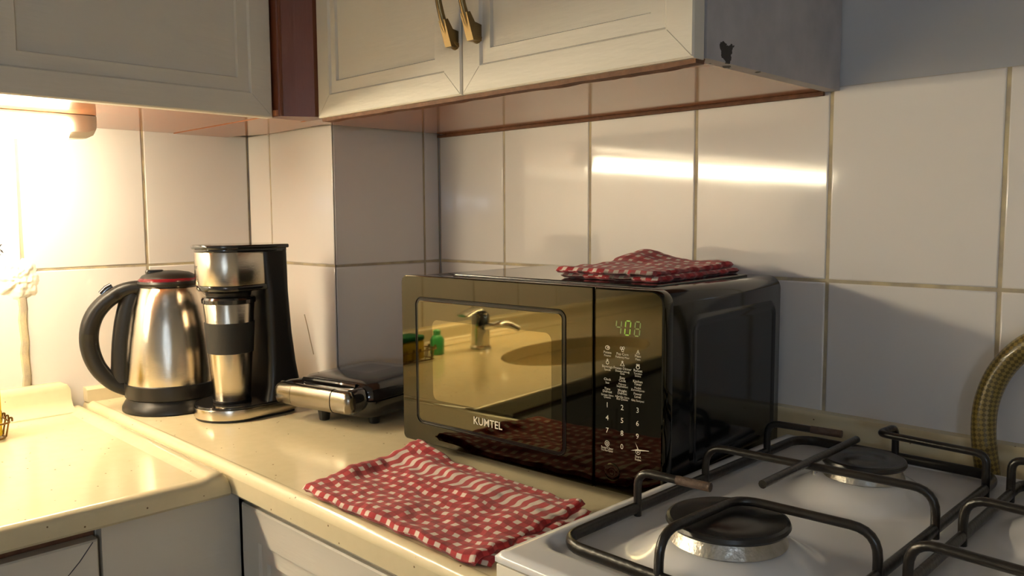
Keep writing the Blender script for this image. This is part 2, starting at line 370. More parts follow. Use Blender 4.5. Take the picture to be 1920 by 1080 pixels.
# ------------------------------------------------------------------ worktops
XS = 1.106
def worktop_right():
    # cross-section in (y,z): flat top, rounded raised front edge; runs along x, notched around the corner pillar
    bm = bmesh.new()
    prof = [(-.255, 0), (-.5865, 0), (-.5895, .0012), (-.593, .0010), (-.5970, -.0010), (-.6005, -.005), (-.602, -.012), (-.602, -.034), (-.599, -.038), (-.594, -.039), (-.255, -.039)]
    loft(bm, [[(x, y, z) for y, z in prof] for x in (0.0, XS)])
    add_box(bm, PX, XS, -.256, -.0, -.039, 0)
    return finish('worktop', bm, M['quartz'], None, True, .9, .02)
tag(worktop_right(), 'cream speckled quartz worktop under the microwave and the kettle', 'worktop')
YEND = -2.45
BAS = (.375, -1.30, .145, .27)   # basin centre and half sizes
def worktop_left():
    bm = bmesh.new(); D = .592; z0 = -.008; zb = -.038
    # flat part with an oval hole between y=-0.95 and YEND+..., plain strip towards the seam
    ya, yb = -.99, -1.62
    def quad(a, b, c, d): bm.faces.new([bm.verts.new(p) for p in (a, b, c, d)])
    n = 64
    ell, rect = [], []
    for i in range(n):
        a = 2 * PI * i / n; c, s = math.cos(a), math.sin(a)
        ell.append((BAS[0] + BAS[2] * c, BAS[1] + BAS[3] * s))
        hx0, hx1, hy = BAS[0] - .02, D - .012 - BAS[0], (ya - yb) / 2
        k = min((hx1 if c > 0 else hx0) / max(abs(c), 1e-6), hy / max(abs(s), 1e-6))
        rect.append((BAS[0] + k * c, (ya + yb) / 2 + k * s))
    # snap the rectangle's corners
    for cx, cy in ((.02, ya), (.02, yb), (D - .012, ya), (D - .012, yb)):
        j = min(range(n), key=lambda i: (rect[i][0] - cx) ** 2 + (rect[i][1] - cy) ** 2); rect[j] = (cx, cy)
    vr = [bm.verts.new((x, y, z0)) for x, y in rect]; ve = [bm.verts.new((x, y, z0)) for x, y in ell]
    vd = [bm.verts.new((x, y, zb)) for x, y in ell]; vb = [bm.verts.new((x, y, zb)) for x, y in rect]
    for i in range(n):
        j = (i + 1) % n
        bm.faces.new((vr[i], vr[j], ve[j], ve[i])); bm.faces.new((ve[i], ve[j], vd[j], vd[i])); bm.faces.new((vd[i], vd[j], vb[j], vb[i]))
    x1 = D - .012
    quad((.02, -.642, z0), (x1, -.642, z0), (x1, ya, z0), (.02, ya, z0))
    quad((.02, yb, z0), (x1, yb, z0), (x1, YEND, z0), (.02, YEND, z0))
    # front rounded edge, running in y, its end at the seam rounded off
    zl = z0 + .0055
    def pf(top):
        return [(x1, top), (x1 + .006, top - .001), (x1 + .0105, top - .005), (D, top - .011), (D, zb + .004), (D - .004, zb), (x1, zb)]
    runs = [(YEND, z0), (-.642, z0), (-.634, z0 + .002), (-.628, z0 + .005), (-.617, zl), (-.611, z0 + .003), (-.6055, z0 - .004), (-.603, z0 - .012)]
    R = [[(x, y, z) for x, z in pf(tp)] for y, tp in runs]
    for U, V in zip(R, R[1:]):
        for k in range(len(U) - 1): quad(U[k], U[k + 1], V[k + 1], V[k])
    bm.faces.new([bm.verts.new(p) for p in R[-1]])
    # raised lip along the seam, running in x
    pl = [(-.640, z0)] + runs[1:] + [(-.603, zb)]
    pl[1] = (-.642, z0)
    pl = pl[1:]
    for p, q in zip(pl, pl[1:]): quad((.02, p[0], p[1]), (x1, p[0], p[1]), (x1, q[0], q[1]), (.02, q[0], q[1]))
    # underside: around the hole and either side of it
    quad((.02, -.603, zb), (x1, -.603, zb), (x1, ya, zb), (.02, ya, zb)); quad((.02, yb, zb), (x1, yb, zb), (x1, YEND, zb), (.02, YEND, zb))
    bmesh.ops.remove_doubles(bm, verts=bm.verts[:], dist=.0004)
    return finish('worktop', bm, M['quartz'], None, True, .7, .018)
tag(worktop_left(), 'cream speckled quartz worktop with an oval sink under the strip light', 'worktop')
def coved(name, run0, run1, axis, prof, label):
    bm = bmesh.new(); rings = []
    cuts = [(run0, 0), (run1 - .012, 0), (run1 - .004, .004), (run1, .012)] if axis == 'y' else [(run0, 0), (run1, 0)]
    top = max(z for _, z in prof)
    for t, dz in cuts:
        rings.append([((o, t, min(z, top - dz)) if axis == 'y' else (t, o, min(z, top - dz))) for o, z in prof])
    loft(bm, rings)
    return tag(finish(name, bm, M['quartz'], None, True, .8), label, 'upstand')
coved('upstand', YEND, -.628, 'y', [(.0, -.02), (.0, .042), (.012, .042), (.019, .038), (.022, .030), (.025, .012), (.034, .0), (.058, -.006), (.062, -.02)],
      'short cream quartz upstand against the tiles behind the sink')
coved('upstand', -.600, PY + .001, 'y', [(.0, 0), (.0, .026), (.014, .026), (.020, .022), (.021, 0)], 'low cream quartz upstand behind the steel kettle')
coved('upstand', PX + .0, XW - .6, 'x', [(-.022, -.0), (-.022, .060), (-.018, .066), (.0, .066), (.0, -.0)], 'long cream quartz upstand behind microwave and gas cooker')

# ------------------------------------------------------------------ sink, faucet, caddy
def sink():
    bm = bmesh.new(); n = 64; rings = []
    for f, z in ((1.06, -.0375), (1.0, -.0375), (.985, -.045), (.95, -.09), (.86, -.135), (.6, -.155), (.12, -.16)):
        rings.append([(BAS[0] + BAS[2] * f * math.cos(2 * PI * i / n), BAS[1] + BAS[3] * f * math.sin(2 * PI * i / n), z) for i in range(n)])
    loft(bm, rings, False, True)
    return finish('sink_basin', bm, M['quartz'], None, True)
sk = sink(); tag(sk, 'oval cream sink basin set in the worktop', 'sink')
lathe('drain', M['chrome'], sk, [(.001, -.157), (.022, -.157), (.024, -.159)], 24, (BAS[0], BAS[1], 0))
def faucet():
    t = empty('faucet', (.155, -1.165, -.008)); tag(t, 'chrome single-lever mixer tap behind the oval sink', 'faucet')
    lathe('body', M['chrome'], t, [(.028, 0), (.028, .006), (.0245, .01), (.0235, .05), (.024, .085), (.022, .092), (.012, .096), (.002, .097)], 32)
    bm = bmesh.new(); sweep(bm, fillet([(.01, 0, .055), (.07, -.02, .072), (.105, -.03, .056)], .03), lambda k: (.014 - .004 * k, .010 - .003 * k), 12)
    finish('spout', bm, M['chrome'], t, True)
    bm = bmesh.new(); sweep(bm, [(0, -.008, .092), (.0, .012, .104), (.004, .04, .104), (.008, .082, .094)], lambda k: (.016 + .004 * k, .008 - .005 * k), 12)
    finish('lever', bm, M['chrome'], t, True)
faucet()
def caddy():
    t = empty('wire_caddy', (.140, -.868, -.008)); tag(t, 'small brass-coloured wire sponge caddy beside the sink', 'caddy')
    hx, hy = .042, .106
    for z, s in ((.004, .94), (.028, 1.0)):
        rod('wire_ring', M['wire'], t, [(x, y, z) for x, y in rrect(-hx * s, hx * s, -hy * s, hy * s, .014)], .0016, 8, True)
    k = 0
    for x, y in [(hx, -hy + .0225 * i + .021) for i in range(8)] + [(-hx, -hy + .0225 * i + .021) for i in range(8)] + [(-hx + .02 * i + .01, hy) for i in range(4)] + [(-hx + .02 * i + .01, -hy) for i in range(4)]:
        rod('wire_upright', M['wire'], t, fillet([(x * .90, y * .93, .003), (x * .94, y * .955, .004), (x * 1.02, y * 1.005, .034), (x * 1.09, y * 1.035, .034), (x * 1.09, y * 1.035, .028)], .005, 3), .0015, 6)
    for y in (-.06, -.03, 0, .03, .06, .085): rod('wire_floor', M['wire'], t, [(-hx * .94, y, .004), (hx * .94, y, .004)], .0014, 6)
    sp = empty('scouring_sponge', (.138, -.900, -.0025), .03); tag(sp, 'yellow sponge with green pad on top, lying flat in the wire caddy', 'sponge')
    bm = bmesh.new(); plate(bm, rrect(-.028, .028, -.045, .045, .008), 0, .046, .005); finish('foam', bm, M['sponge_y'], sp, True)
    bm = bmesh.new(); plate(bm, rrect(-.0285, .0285, -.0455, .0455, .008), .0455, .057, .003); finish('scouring_pad', bm, M['sponge_g'], sp, True)
    sp = empty('scouring_sponge', (.142, -.7955, -.0025), 0); tag(sp, 'yellow sponge standing upright at the end of the wire caddy', 'sponge')
    bm = bmesh.new(); plate(bm, rrect(-.030, .030, -.006, .024, .006), 0, .078, .005); finish('foam', bm, M['sponge_y'], sp, True)
    bm = bmesh.new(); plate(bm, rrect(-.0305, .0305, -.016, -.0055, .003), 0, .079, .003); finish('scouring_pad', bm, M['sponge_g'], sp, True)
    b = empty('soap_bottle', (.125, -1.03, -.008)); tag(b, 'small green plastic soap bottle between caddy and tap', 'bottle')
    lathe('bottle_body', M['bottle_g'], b, [(.016, 0), (.018, .003), (.018, .038), (.012, .047), (.008, .05)], 24)
    lathe('bottle_cap', M['bottle_g'], b, [(.0095, .05), (.0095, .06), (.006, .063)], 20)
caddy()

# ------------------------------------------------------------------ upper cabinets
ZC, ZTOP = .501, 1.30
def door(name, parent, w, h, inset=.034, mw=.02, mirror=False):
    """panelled door in local coords: x 0..w, z 0..h, front at y=-.02, back y=0"""
    bm = bmesh.new()
    O_ = rrect(0, w, 0, h, 0)
    def ring(d, y): return [(x, y, z) for x, z in (inset_poly(O_, d) if d else O_)]
    st = [(0, 0), (0, -.018), (.002, -.020), (inset, -.020), (inset + .003, -.0165), (inset + .006, -.0165), (inset + mw, -.0195), (inset + mw + .002, -.0155), (inset + mw + .004, -.0155)]
    loft(bm, [ring(d, y) for d, y in st])
    return finish(name, bm, M['cab_paint'], parent, True, .35)
def mitre(parent, w, h, inset):
    for cx, cz, ax, az in ((0, 0, 1, 1), (w, 0, -1, 1)):
        rod('mitre_joint', M['joint'], parent, [(cx + ax * .002, -.0200, cz + az * .002), (cx + ax * (inset - .001), -.0200, cz + az * (inset - .001))], .0004, 5)
def handle(parent, x, z):
    bm = bmesh.new()
    path = [(x, -.019, z - .002), (x, -.026, z + .0), (x, -.034, z + .012), (x, -.043, z + .03), (x, -.049, z + .05), (x, -.051, z + .066),
            (x, -.049, z + .082), (x, -.043, z + .102), (x, -.034, z + .12), (x, -.026, z + .132), (x, -.019, z + .134)]
    sweep(bm, fillet(path, .006, 3), lambda t: (.0062 - .002 * math.sin(PI * t), .0075 - .0035 * math.sin(PI * t)), 10, up=(1, 0, 0))
    # wedge-shaped ends standing on the door
    for q, zz in ((1, z), (-1, z + .132)):
        loft(bm, [[(x + dx, y, zz + q * h) for y, h in ((-.0185, -.005), (-.033, -.005), (-.0445, .028), (-.0385, .030), (-.0300, .018), (-.0185, .016))] for dx in (-.0062, .0062)])
    return finish('handle', bm, M['brass'], parent, True, .7)
def upper_right():
    t = empty('wall_cabinet', (.437, -.335, ZC)); tag(t, 'cream-painted two-door wall cabinet with brass handles above the microwave', 'cabinet')
    h = ZTOP - ZC; W2 = 1.152 - .437
    d1 = door('door', t, .3535, h); d1.location = (0, 0, 0); mitre(d1, .3535, h, .034); handle(d1, .344 , .068)
    d2 = door('door', t, W2 - .3565, h); d2.location = (.3565, 0, 0); mitre(d2, W2 - .3565, h, .034); handle(d2, .031, .07)
    box('carcass', M['cab_paint'], t, -.04, W2 - .018, .001, .330, .012, h, 0)
    box('underside_panel', M['under'], t, -.0915, W2 - .017, .004, .332, .003, .0118, 0)
    bm = bmesh.new(); n = 60; rings = []
    for i in range(n + 1):
        x = (W2 - .002) * i / n; q = noise.noise(Vector((x * 22, .3, 0))) * .0016 + noise.noise(Vector((x * 90, .8, 0))) * .0008
        rings.append([(x, -.013, .0002), (x, -.012, -.0050 - q * .6), (x, .004, -.0052 - q), (x, .0075 + 2 * q, -.001), (x, .0075, .0045)])
    loft(bm, rings); finish('bare_edge', bm, M['chip'], t)
    box('back_batten', M['chip'], t, -.112, W2 - .018, .327, .3335, -.0028, .003, .001)  # dark strip put in for the shade of the gap along the wall
    s = box('side_panel', M['worn'], t, 0, .018, 0, .331, 0, h - .006); s.location = (W2 - .0165, .003, .002)
upper_right()
def upper_left():
    ws = [(-.838, -.412), (-1.270, -.842), (-1.702, -1.274), (-2.134, -1.706)]
    names = ['cream-painted wall cabinet beside the dark brown filler post', 'cream-painted wall cabinet second from the brown filler post',
             'cream-painted wall cabinet third from the brown filler post', 'cream-painted wall cabinet fourth from the brown filler post']
    h = ZTOP - ZC
    for (y0, y1), lb in zip(ws, names):
        t = empty('wall_cabinet', (.372, y0, ZC), PI / 2); tag(t, lb, 'cabinet', 'wall cabinets over the sink')
        w = y1 - y0
        d1 = door('door', t, w, h, .036, .022); mitre(d1, w, h, .036)
        box('carcass', M['cab_paint'], t, .0, w, .001, .368, .012, h)
        e = .148 if y1 > -.5 else 0
        box('underside_panel', M['under'], t, .0, w + e * 0, .002, .371, .004, .0118)
        box('bare_edge', M['cab_paint'], t, .0, w, -.002, .004, .0005, .0038)
upper_left()
def filler():
    t = empty('filler_post', (0, 0, ZC)); tag(t, 'dark reddish-brown filler post between the two wall cabinets', 'post')
    bm = bmesh.new()
    pts = [(.372, -.408), (.404, -.408), (.418, -.385), (.4355, -.360), (.4355, -.335), (.372, -.335)]
    loft(bm, [[(x, y, z) for x, y in pts] for z in (.002, ZTOP - ZC)])
    finish('post', bm, M['brown'], t)
    box('fluted_strip', M['brown'], t, .4035, .4085, -.4065, -.4015, .002, ZTOP - ZC, .001)
    bm = bmesh.new(); pts = [(.0, -.411), (.400, -.411), (.433, -.352), (.345, -.334), (.345, -.285), (.12, -.272), (.03, -.300), (0, -.300)]
    loft(bm, [[(x, y, z) for x, y in pts] for z in (.003, .0118)])
    finish('underside_panel', bm, M['under'], t)
filler()

# ------------------------------------------------------------------ strip light
def strip_light():
    t = empty('strip_light', (.178, -.66, ZC)); tag(t, 'lit warm-white strip light under the wall cabinets', 'lamp')
    L = 1.50
    box('housing', M['housing'], t, -.022, .019, -L, 0, -.006, .003)
    bm = bmesh.new()
    sec = [(-.024, -.0062), (-.026, -.020), (-.019, -.033), (-.005, -.038), (.010, -.034), (.022, -.022), (.021, -.0062)]
    loft(bm, [[(x, y, z) for x, z in sec] for y in (-L + .001, -.001)])
    finish('diffuser', bm, M['tube'], t, True)
    for y, s in ((0, 1), (-L, -1)):
        bm = bmesh.new()
        pts = [(-.022, .003), (-.022, -.024), (-.015, -.034), (.011, -.034), (.018, -.024), (.019, .003)]
        loft(bm, [[(x * f, y + s * dy, z if z > 0 else z * f) for x, z in pts] for dy, f in ((0, 1), (.028, .96), (.038, .8), (.044, .5))])
        finish('end_cap', bm, M['housing'], t, True, .5)
strip_light()

# ------------------------------------------------------------------ base cabinets
def base_cabinets():
    zt = -.040
    # left run under the sink worktop, doors face +x
    t = empty('base_cabinet', (.555, -.765, ZF)); tag(t, 'white-painted corner base panel below the worktop seam', 'cabinet')
    H = zt - ZF
    box('corner_panel', M['cab_paint'], t, 0, .018, .0012, .182, .1, H)
    box('carcass', M['cab_paint'], t, -.54, -.002, 0, .16, .1, H)
    box('plinth', M['cab_paint'], t, -.5, -.04, 0, .16, 0, .099)
    for k, (y0, y1) in enumerate([(-1.207, -.767), (-1.651, -1.211), (-2.095, -1.655)]):
        t = empty('base_cabinet', (.556, y0, ZF), PI / 2)
        tag(t, ['white-painted base cabinet with a cracked mitre beside the corner panel', 'white-painted base cabinet under the oval sink', 'white-painted base cabinet beyond the oval sink'][k], 'cabinet')
        w = y1 - y0
        d = door('door', t, w - .002, H - .12, .052, .022); d.location = (0, 0, .105)
        # the cracked mitre joint at the upper inner corner
        rod('mitre_joint', M['decal'], d, [(w - .008, -.0198, H - .122), (w - .024, -.0199, H - .142), (w - .042, -.0197, H - .160)], .0008, 5)
        bm = bmesh.new(); add_box(bm, 0, w, .002, .53, .1, H - .17); add_box(bm, 0, w, .002, .018, H - .17, H); finish('carcass', bm, M['chip'], t)
        box('plinth', M['cab_paint'], t, 0, w, .04, .5, 0, .099)
    # right run under the microwave worktop, doors face -y
    t = empty('base_cabinet', (.583, -.566, ZF)); tag(t, 'white-painted base cabinet below the checked cloth beside the cooker', 'cabinet')
    w = XS - .583
    d = door('door', t, w - .004, H - .118, .045, .022); d.location = (.002, 0, .105)
    box('carcass', M['chip'], t, 0, w, .002, .54, .1, H)
    box('plinth', M['cab_paint'], t, 0, w, .04, .5, 0, .099)
base_cabinets()

# ------------------------------------------------------------------ kettle
def kettle():
    t = empty('electric_kettle', (.166, -.500, 0), math.atan2(.93, .37)); t.scale = (1.01, 1.01, .97)
    tag(t, 'brushed steel electric kettle with black handle and red lid trim', 'kettle')
    k = 1.0
    lathe('power_base', M['plastic'], t, [(.080, 0), (.085, .002), (.0845, .008), (.080, .017), (.076, .022), (.0755, .0245)], 64)
    lathe('lower_ring', M['plastic'], t, [(.0765, .0235), (.0795, .026), (.0805, .038), (.0800, .050), (.0785, .052)], 64)
    prof = [(.0785, .0505), (.0790, .053), (.0788, .07), (.0775, .10), (.0748, .13), (.0703, .16), (.0638, .19), (.0570, .21), (.0503, .2235), (.048, .226)]
    lathe('steel_body', M['steel'], t, prof, 72)
    lathe('collar', M['plastic'], t, [(.0485, .2245), (.052, .2265), (.0535, .231), (.0515, .235)], 56)
    lathe('trim_ring', M['red_clear'], t, [(.0510, .2345), (.0505, .2375), (.047, .2405)], 56)
    lathe('lid', M['plastic'], t, [(.0478, .2395), (.044, .2445), (.034, .2495), (.018, .2525), (.003, .2535)], 48)
    bm = bmesh.new(); plate(bm, rrect(-.038, -.008, -.012, .012, .006), .246, .2555, .003); finish('lid_button', bm, M['gloss'], t, True)
    # handle
    path = [(-.040, 0, .224), (-.058, 0, .2235), (-.078, 0, .2175), (-.100, 0, .203), (-.118, 0, .183), (-.1285, 0, .158), (-.1315, 0, .130), (-.128, 0, .104), (-.119, 0, .080), (-.105, 0, .060), (-.090, 0, .046), (-.072, 0, .037)]
    def rad(q):
        return (.0125 + .003 * math.sin(PI * q), .0115 + (.0038 if .18 < q < .52 else .001) - .002 * q)
    bm = bmesh.new(); sweep(bm, fillet(path, .02, 4), rad, 16, up=(0, 1, 0))
    bmesh.ops.scale(bm, vec=(1, 1, 1), verts=bm.verts[:])
    finish('handle', bm, M['plastic'], t, True, 1.0)
    def rbody(z):
        for (r0, z0), (r1, z1) in zip(prof, prof[1:]):
            if z0 <= z <= z1: return r0 + (r1 - r0) * (z - z0) / (z1 - z0)
        return .079
    bm = bmesh.new(); sweep(bm, [(-(rbody(.052 + .018 * i) + .004), 0, .052 + .018 * i) for i in range(10)], lambda q: (.017, .0095), 14, up=(0, 1, 0))
    finish('handle_spine', bm, M['plastic'], t, True, 1.0)
    bm = bmesh.new(); sweep(bm, [(-.090, 0, .2265), (-.098, 0, .2225), (-.107, 0, .2125)], lambda q: (.008, .0035), 10, up=(0, 1, 0))
    finish('switch', bm, M['gloss'], t, True, 1.0)
    bm = bmesh.new()
    tri = lambda x, w, z: [(x, 0, z)]
    rings = [[(.046, -.020, .226), (.046, .020, .226), (.058, .008, .2255), (.0685, 0, .227), (.058, -.008, .2255)],
             [(.050, -.016, .20), (.050, .016, .20), (.058, .006, .20), (.0605, 0, .20), (.058, -.006, .20)],
             [(.056, -.004, .178), (.056, .004, .178), (.0605, .002, .178), (.061, 0, .178), (.0605, -.002, .178)]]
    loft(bm, rings); finish('spout', bm, M['steel'], t, True, 1.0)
    rod('level_rivet', M['plastic'], t, [(-.072, -.016, .09), (-.072, -.018, .09)], .002, 8)
kettle()

# ------------------------------------------------------------------ text helpers
_tx = {}
def text_mesh(txt, size, fat=0):
    key = (txt, size, fat)
    if key in _tx: return _tx[key]
    cu = bpy.data.curves.new('t', 'FONT'); cu.body = txt; cu.size = size; cu.align_x = 'CENTER'; cu.align_y = 'CENTER'; cu.resolution_u = 2
    cu.space_line = .78; cu.offset = fat
    o = bpy.data.objects.new('t', cu); C.objects.link(o)
    dg = bpy.context.evaluated_depsgraph_get(); me = bpy.data.meshes.new_from_object(o.evaluated_get(dg))
    bpy.data.objects.remove(o); _tx[key] = me
    return me

# ------------------------------------------------------------------ coffee maker with travel mug
CM = (.309, -.459)
def coffee_maker():
    t = empty('coffee_maker', (CM[0], CM[1], 0), -.05)
    tag(t, 'black and steel single-cup coffee maker beside the kettle', 'coffee maker')
    def stadium(r, back, wb, n=20):
        pts = [(r * math.cos(a), r * math.sin(a)) for a in [PI + PI * i / n for i in range(n + 1)]]
        q = .018
        pts += [(wb, back - q), (wb - q * .3, back - q * .3), (wb - q, back), (-wb + q, back), (-wb + q * .3, back - q * .3), (-wb, back - q)]
        return pts
    bm = bmesh.new(); plate(bm, stadium(.0600, .098, .050), 0, .0045, .001); finish('base_foot', bm, M['plastic'], t, True)
    bm = bmesh.new(); plate(bm, stadium(.0622, .100, .052), .0042, .0215, .0012); finish('steel_base_band', bm, M['steel'], t, True)
    bm = bmesh.new(); plate(bm, stadium(.0605, .0985, .0505), .0205, .0255, .002); finish('drip_tray', bm, M['gloss'], t, True)
    # column: tapers, foot flares to the back
    bm = bmesh.new(); rings = []
    for z, y0, y1, w in ((.024, .040, .112, .052), (.05, .046, .106, .050), (.09, .0485, .100, .048), (.14, .0485, .095, .0465), (.21, .0475, .091, .0455), (.284, .040, .090, .045)):
        rings.append([(x, y, z) for x, y in rrect(-w, w, y0, y1, .012, 4)])
    loft(bm, rings); finish('column', bm, M['plastic'], t, True, .7)
    # brew head
    lathe('brew_funnel', M['gloss'], t, [(.026, .209), (.030, .2095), (.038, .213), (.0475, .2165), (.0500, .2255)], 48)
    lathe('filter_nozzle', M['plastic'], t, [(.036, .2065), (.038, .2145)], 32)
    bm = bmesh.new(); plate(bm, stadium(.0505, .06, .046), .2165, .2275, .003); finish('head_underside', bm, M['gloss'], t, True)
    bm = bmesh.new(); plate(bm, stadium(.0528, .055, .0455), .2265, .2815, .0008); finish('steel_head_band', bm, M['steel'], t, True, .5)
    bm = bmesh.new(); plate(bm, stadium(.0530, .093, .0465), .281, .288, .001); finish('head_rim', bm, M['gloss'], t, True)
    bm = bmesh.new(); plate(bm, stadium(.0570, .0965, .0490), .2865, .2935, .002); finish('lid', bm, M['gloss'], t, True)
    # engraved name on the band
    me = text_mesh('Goldmaster', .0105).copy(); R = .0531
    for v in me.vertices:
        a = -PI / 2 - .42 + v.co.x / R; z = .2575 + v.co.y; v.co = (R * math.cos(a), R * math.sin(a), z)
    me.materials.append(M['decal']); o = bpy.data.objects.new('name_print', me); C.objects.link(o); o.parent = t
    m = empty('travel_mug', (CM[0], CM[1], .0255), 0); tag(m, 'tapered steel travel mug with black rubber sleeve under the brew head', 'mug')
    rr = lambda z: .0305 + (.0415 - .0305) * z / .168
    lathe('mug_body', M['steel'], m, [(.026, 0), (.0295, .001), (rr(.004), .004), (rr(.084), .084), (rr(.168), .168), (.0405, .170)], 56)
    lathe('mug_foot', M['plastic'], m, [(.0296, .0), (.0312, .0005), (.0316, .004), (.0312, .0045)], 48)
    lathe('mug_sleeve', M['rubber'], m, [(rr(.085), .0848), (rr(.085) + .0018, .0855), (rr(.137) + .0018, .1365), (rr(.137), .1372)], 56)
    lathe('mug_lid', M['gloss'], m, [(.041, .1685), (.0438, .170), (.0442, .176), (.042, .1795), (.036, .180)], 48)
coffee_maker()

# ------------------------------------------------------------------ sandwich maker
def sandwich_maker():
    t = empty('sandwich_maker', (.447, -.278, 0), math.radians(12)); tag(t, 'glossy black sandwich maker with brushed steel handle beside the microwave', 'sandwich maker')
    w, dp, cx = .090, .095, .008   # the body sits a little right of the handle
    def rg(i, z, r=.03): return [(x, y, z) for x, y in rrect(cx - w + i, cx + w - i, -dp + i, dp - i, max(r - i * .5, .006), 6)]
    bm = bmesh.new(); loft(bm, [rg(.02, .011), rg(.008, .014), rg(.001, .022), rg(0, .034), rg(0, .0415), rg(.003, .0425)]); finish('lower_shell', bm, M['gloss'], t, True, .9)
    bm = bmesh.new(); loft(bm, [rg(.003, .0428), rg(0, .044), rg(0, .052), rg(.004, .062), rg(.013, .069), rg(.030, .0735), rg(.06, .0755)]); finish('lid', bm, M['gloss'], t, True, .9)
    # handle arms
    for s in (-1, 1):
        bm = bmesh.new()
        sweep(bm, fillet([(s * .062, -.075, .047), (s * .078, -.100, .047), (s * .076, -.118, .046)], .012, 4), lambda q: (.014, .018 + .002 * q), 14)
        finish('handle_arm', bm, M['gloss'], t, True, 1.)
    def bar(name, x0, x1, m, e0=0, e1=0, k=1.):
        bm = bmesh.new(); n = 20; rings = []
        ts = [(x0 + e0, 1.)] if not e0 else [(x0, .55), (x0 + e0 * .25, .8), (x0 + e0 * .6, .95), (x0 + e0, 1)]
        ts += [(x1, 1.)] if not e1 else [(x1 - e1, 1), (x1 - e1 * .6, .95), (x1 - e1 * .25, .8), (x1, .55)]
        for x, f in ts:
            rings.append([(x, -.124 + .0115 * f * k * math.cos(2 * PI * i / n), .046 + .0195 * f * k * math.copysign(abs(math.sin(2 * PI * i / n)) ** .8, math.sin(2 * PI * i / n))) for i in range(n)])
        loft(bm, rings); return finish(name, bm, m, t, True, .9)
    bar('handle_grip', -.044, .046, M['steel_h'])
    bar('handle_end', -.086, -.0455, M['steel_h'], e0=.012, k=.95)
    bar('handle_end', .0475, .0860, M['steel_h'], e1=.010, k=.95)
    bar('handle_core', -.07, .07, M['plastic'], k=.86)
    bm = bmesh.new(); sweep(bm, fillet([(-.060, -.088, .064), (-.03, -.094, .067), (.03, -.094, .067), (.060, -.088, .064)], .01), .0045, 10); finish('latch_rim', bm, M['gloss'], t, True)
    for x, y in ((-.054, .06), (.07, .06), (.072, -.06)):
        if 1:
            lathe('foot', M['plastic'], t, [(.007, 0), (.0085, .001), (.0105, .012), (.0105, .016)], 16, (x, y, 0))
    lathe('foot', M['plastic'], t, [(.007, 0), (.0085, .001), (.0115, .020), (.0115, .03)], 16, (-.014, -.088, 0))
    rod('hinge', M['plastic'], t, [(-.06, dp + .004, .045), (.06, dp + .004, .045)], .01, 12)
sandwich_maker()

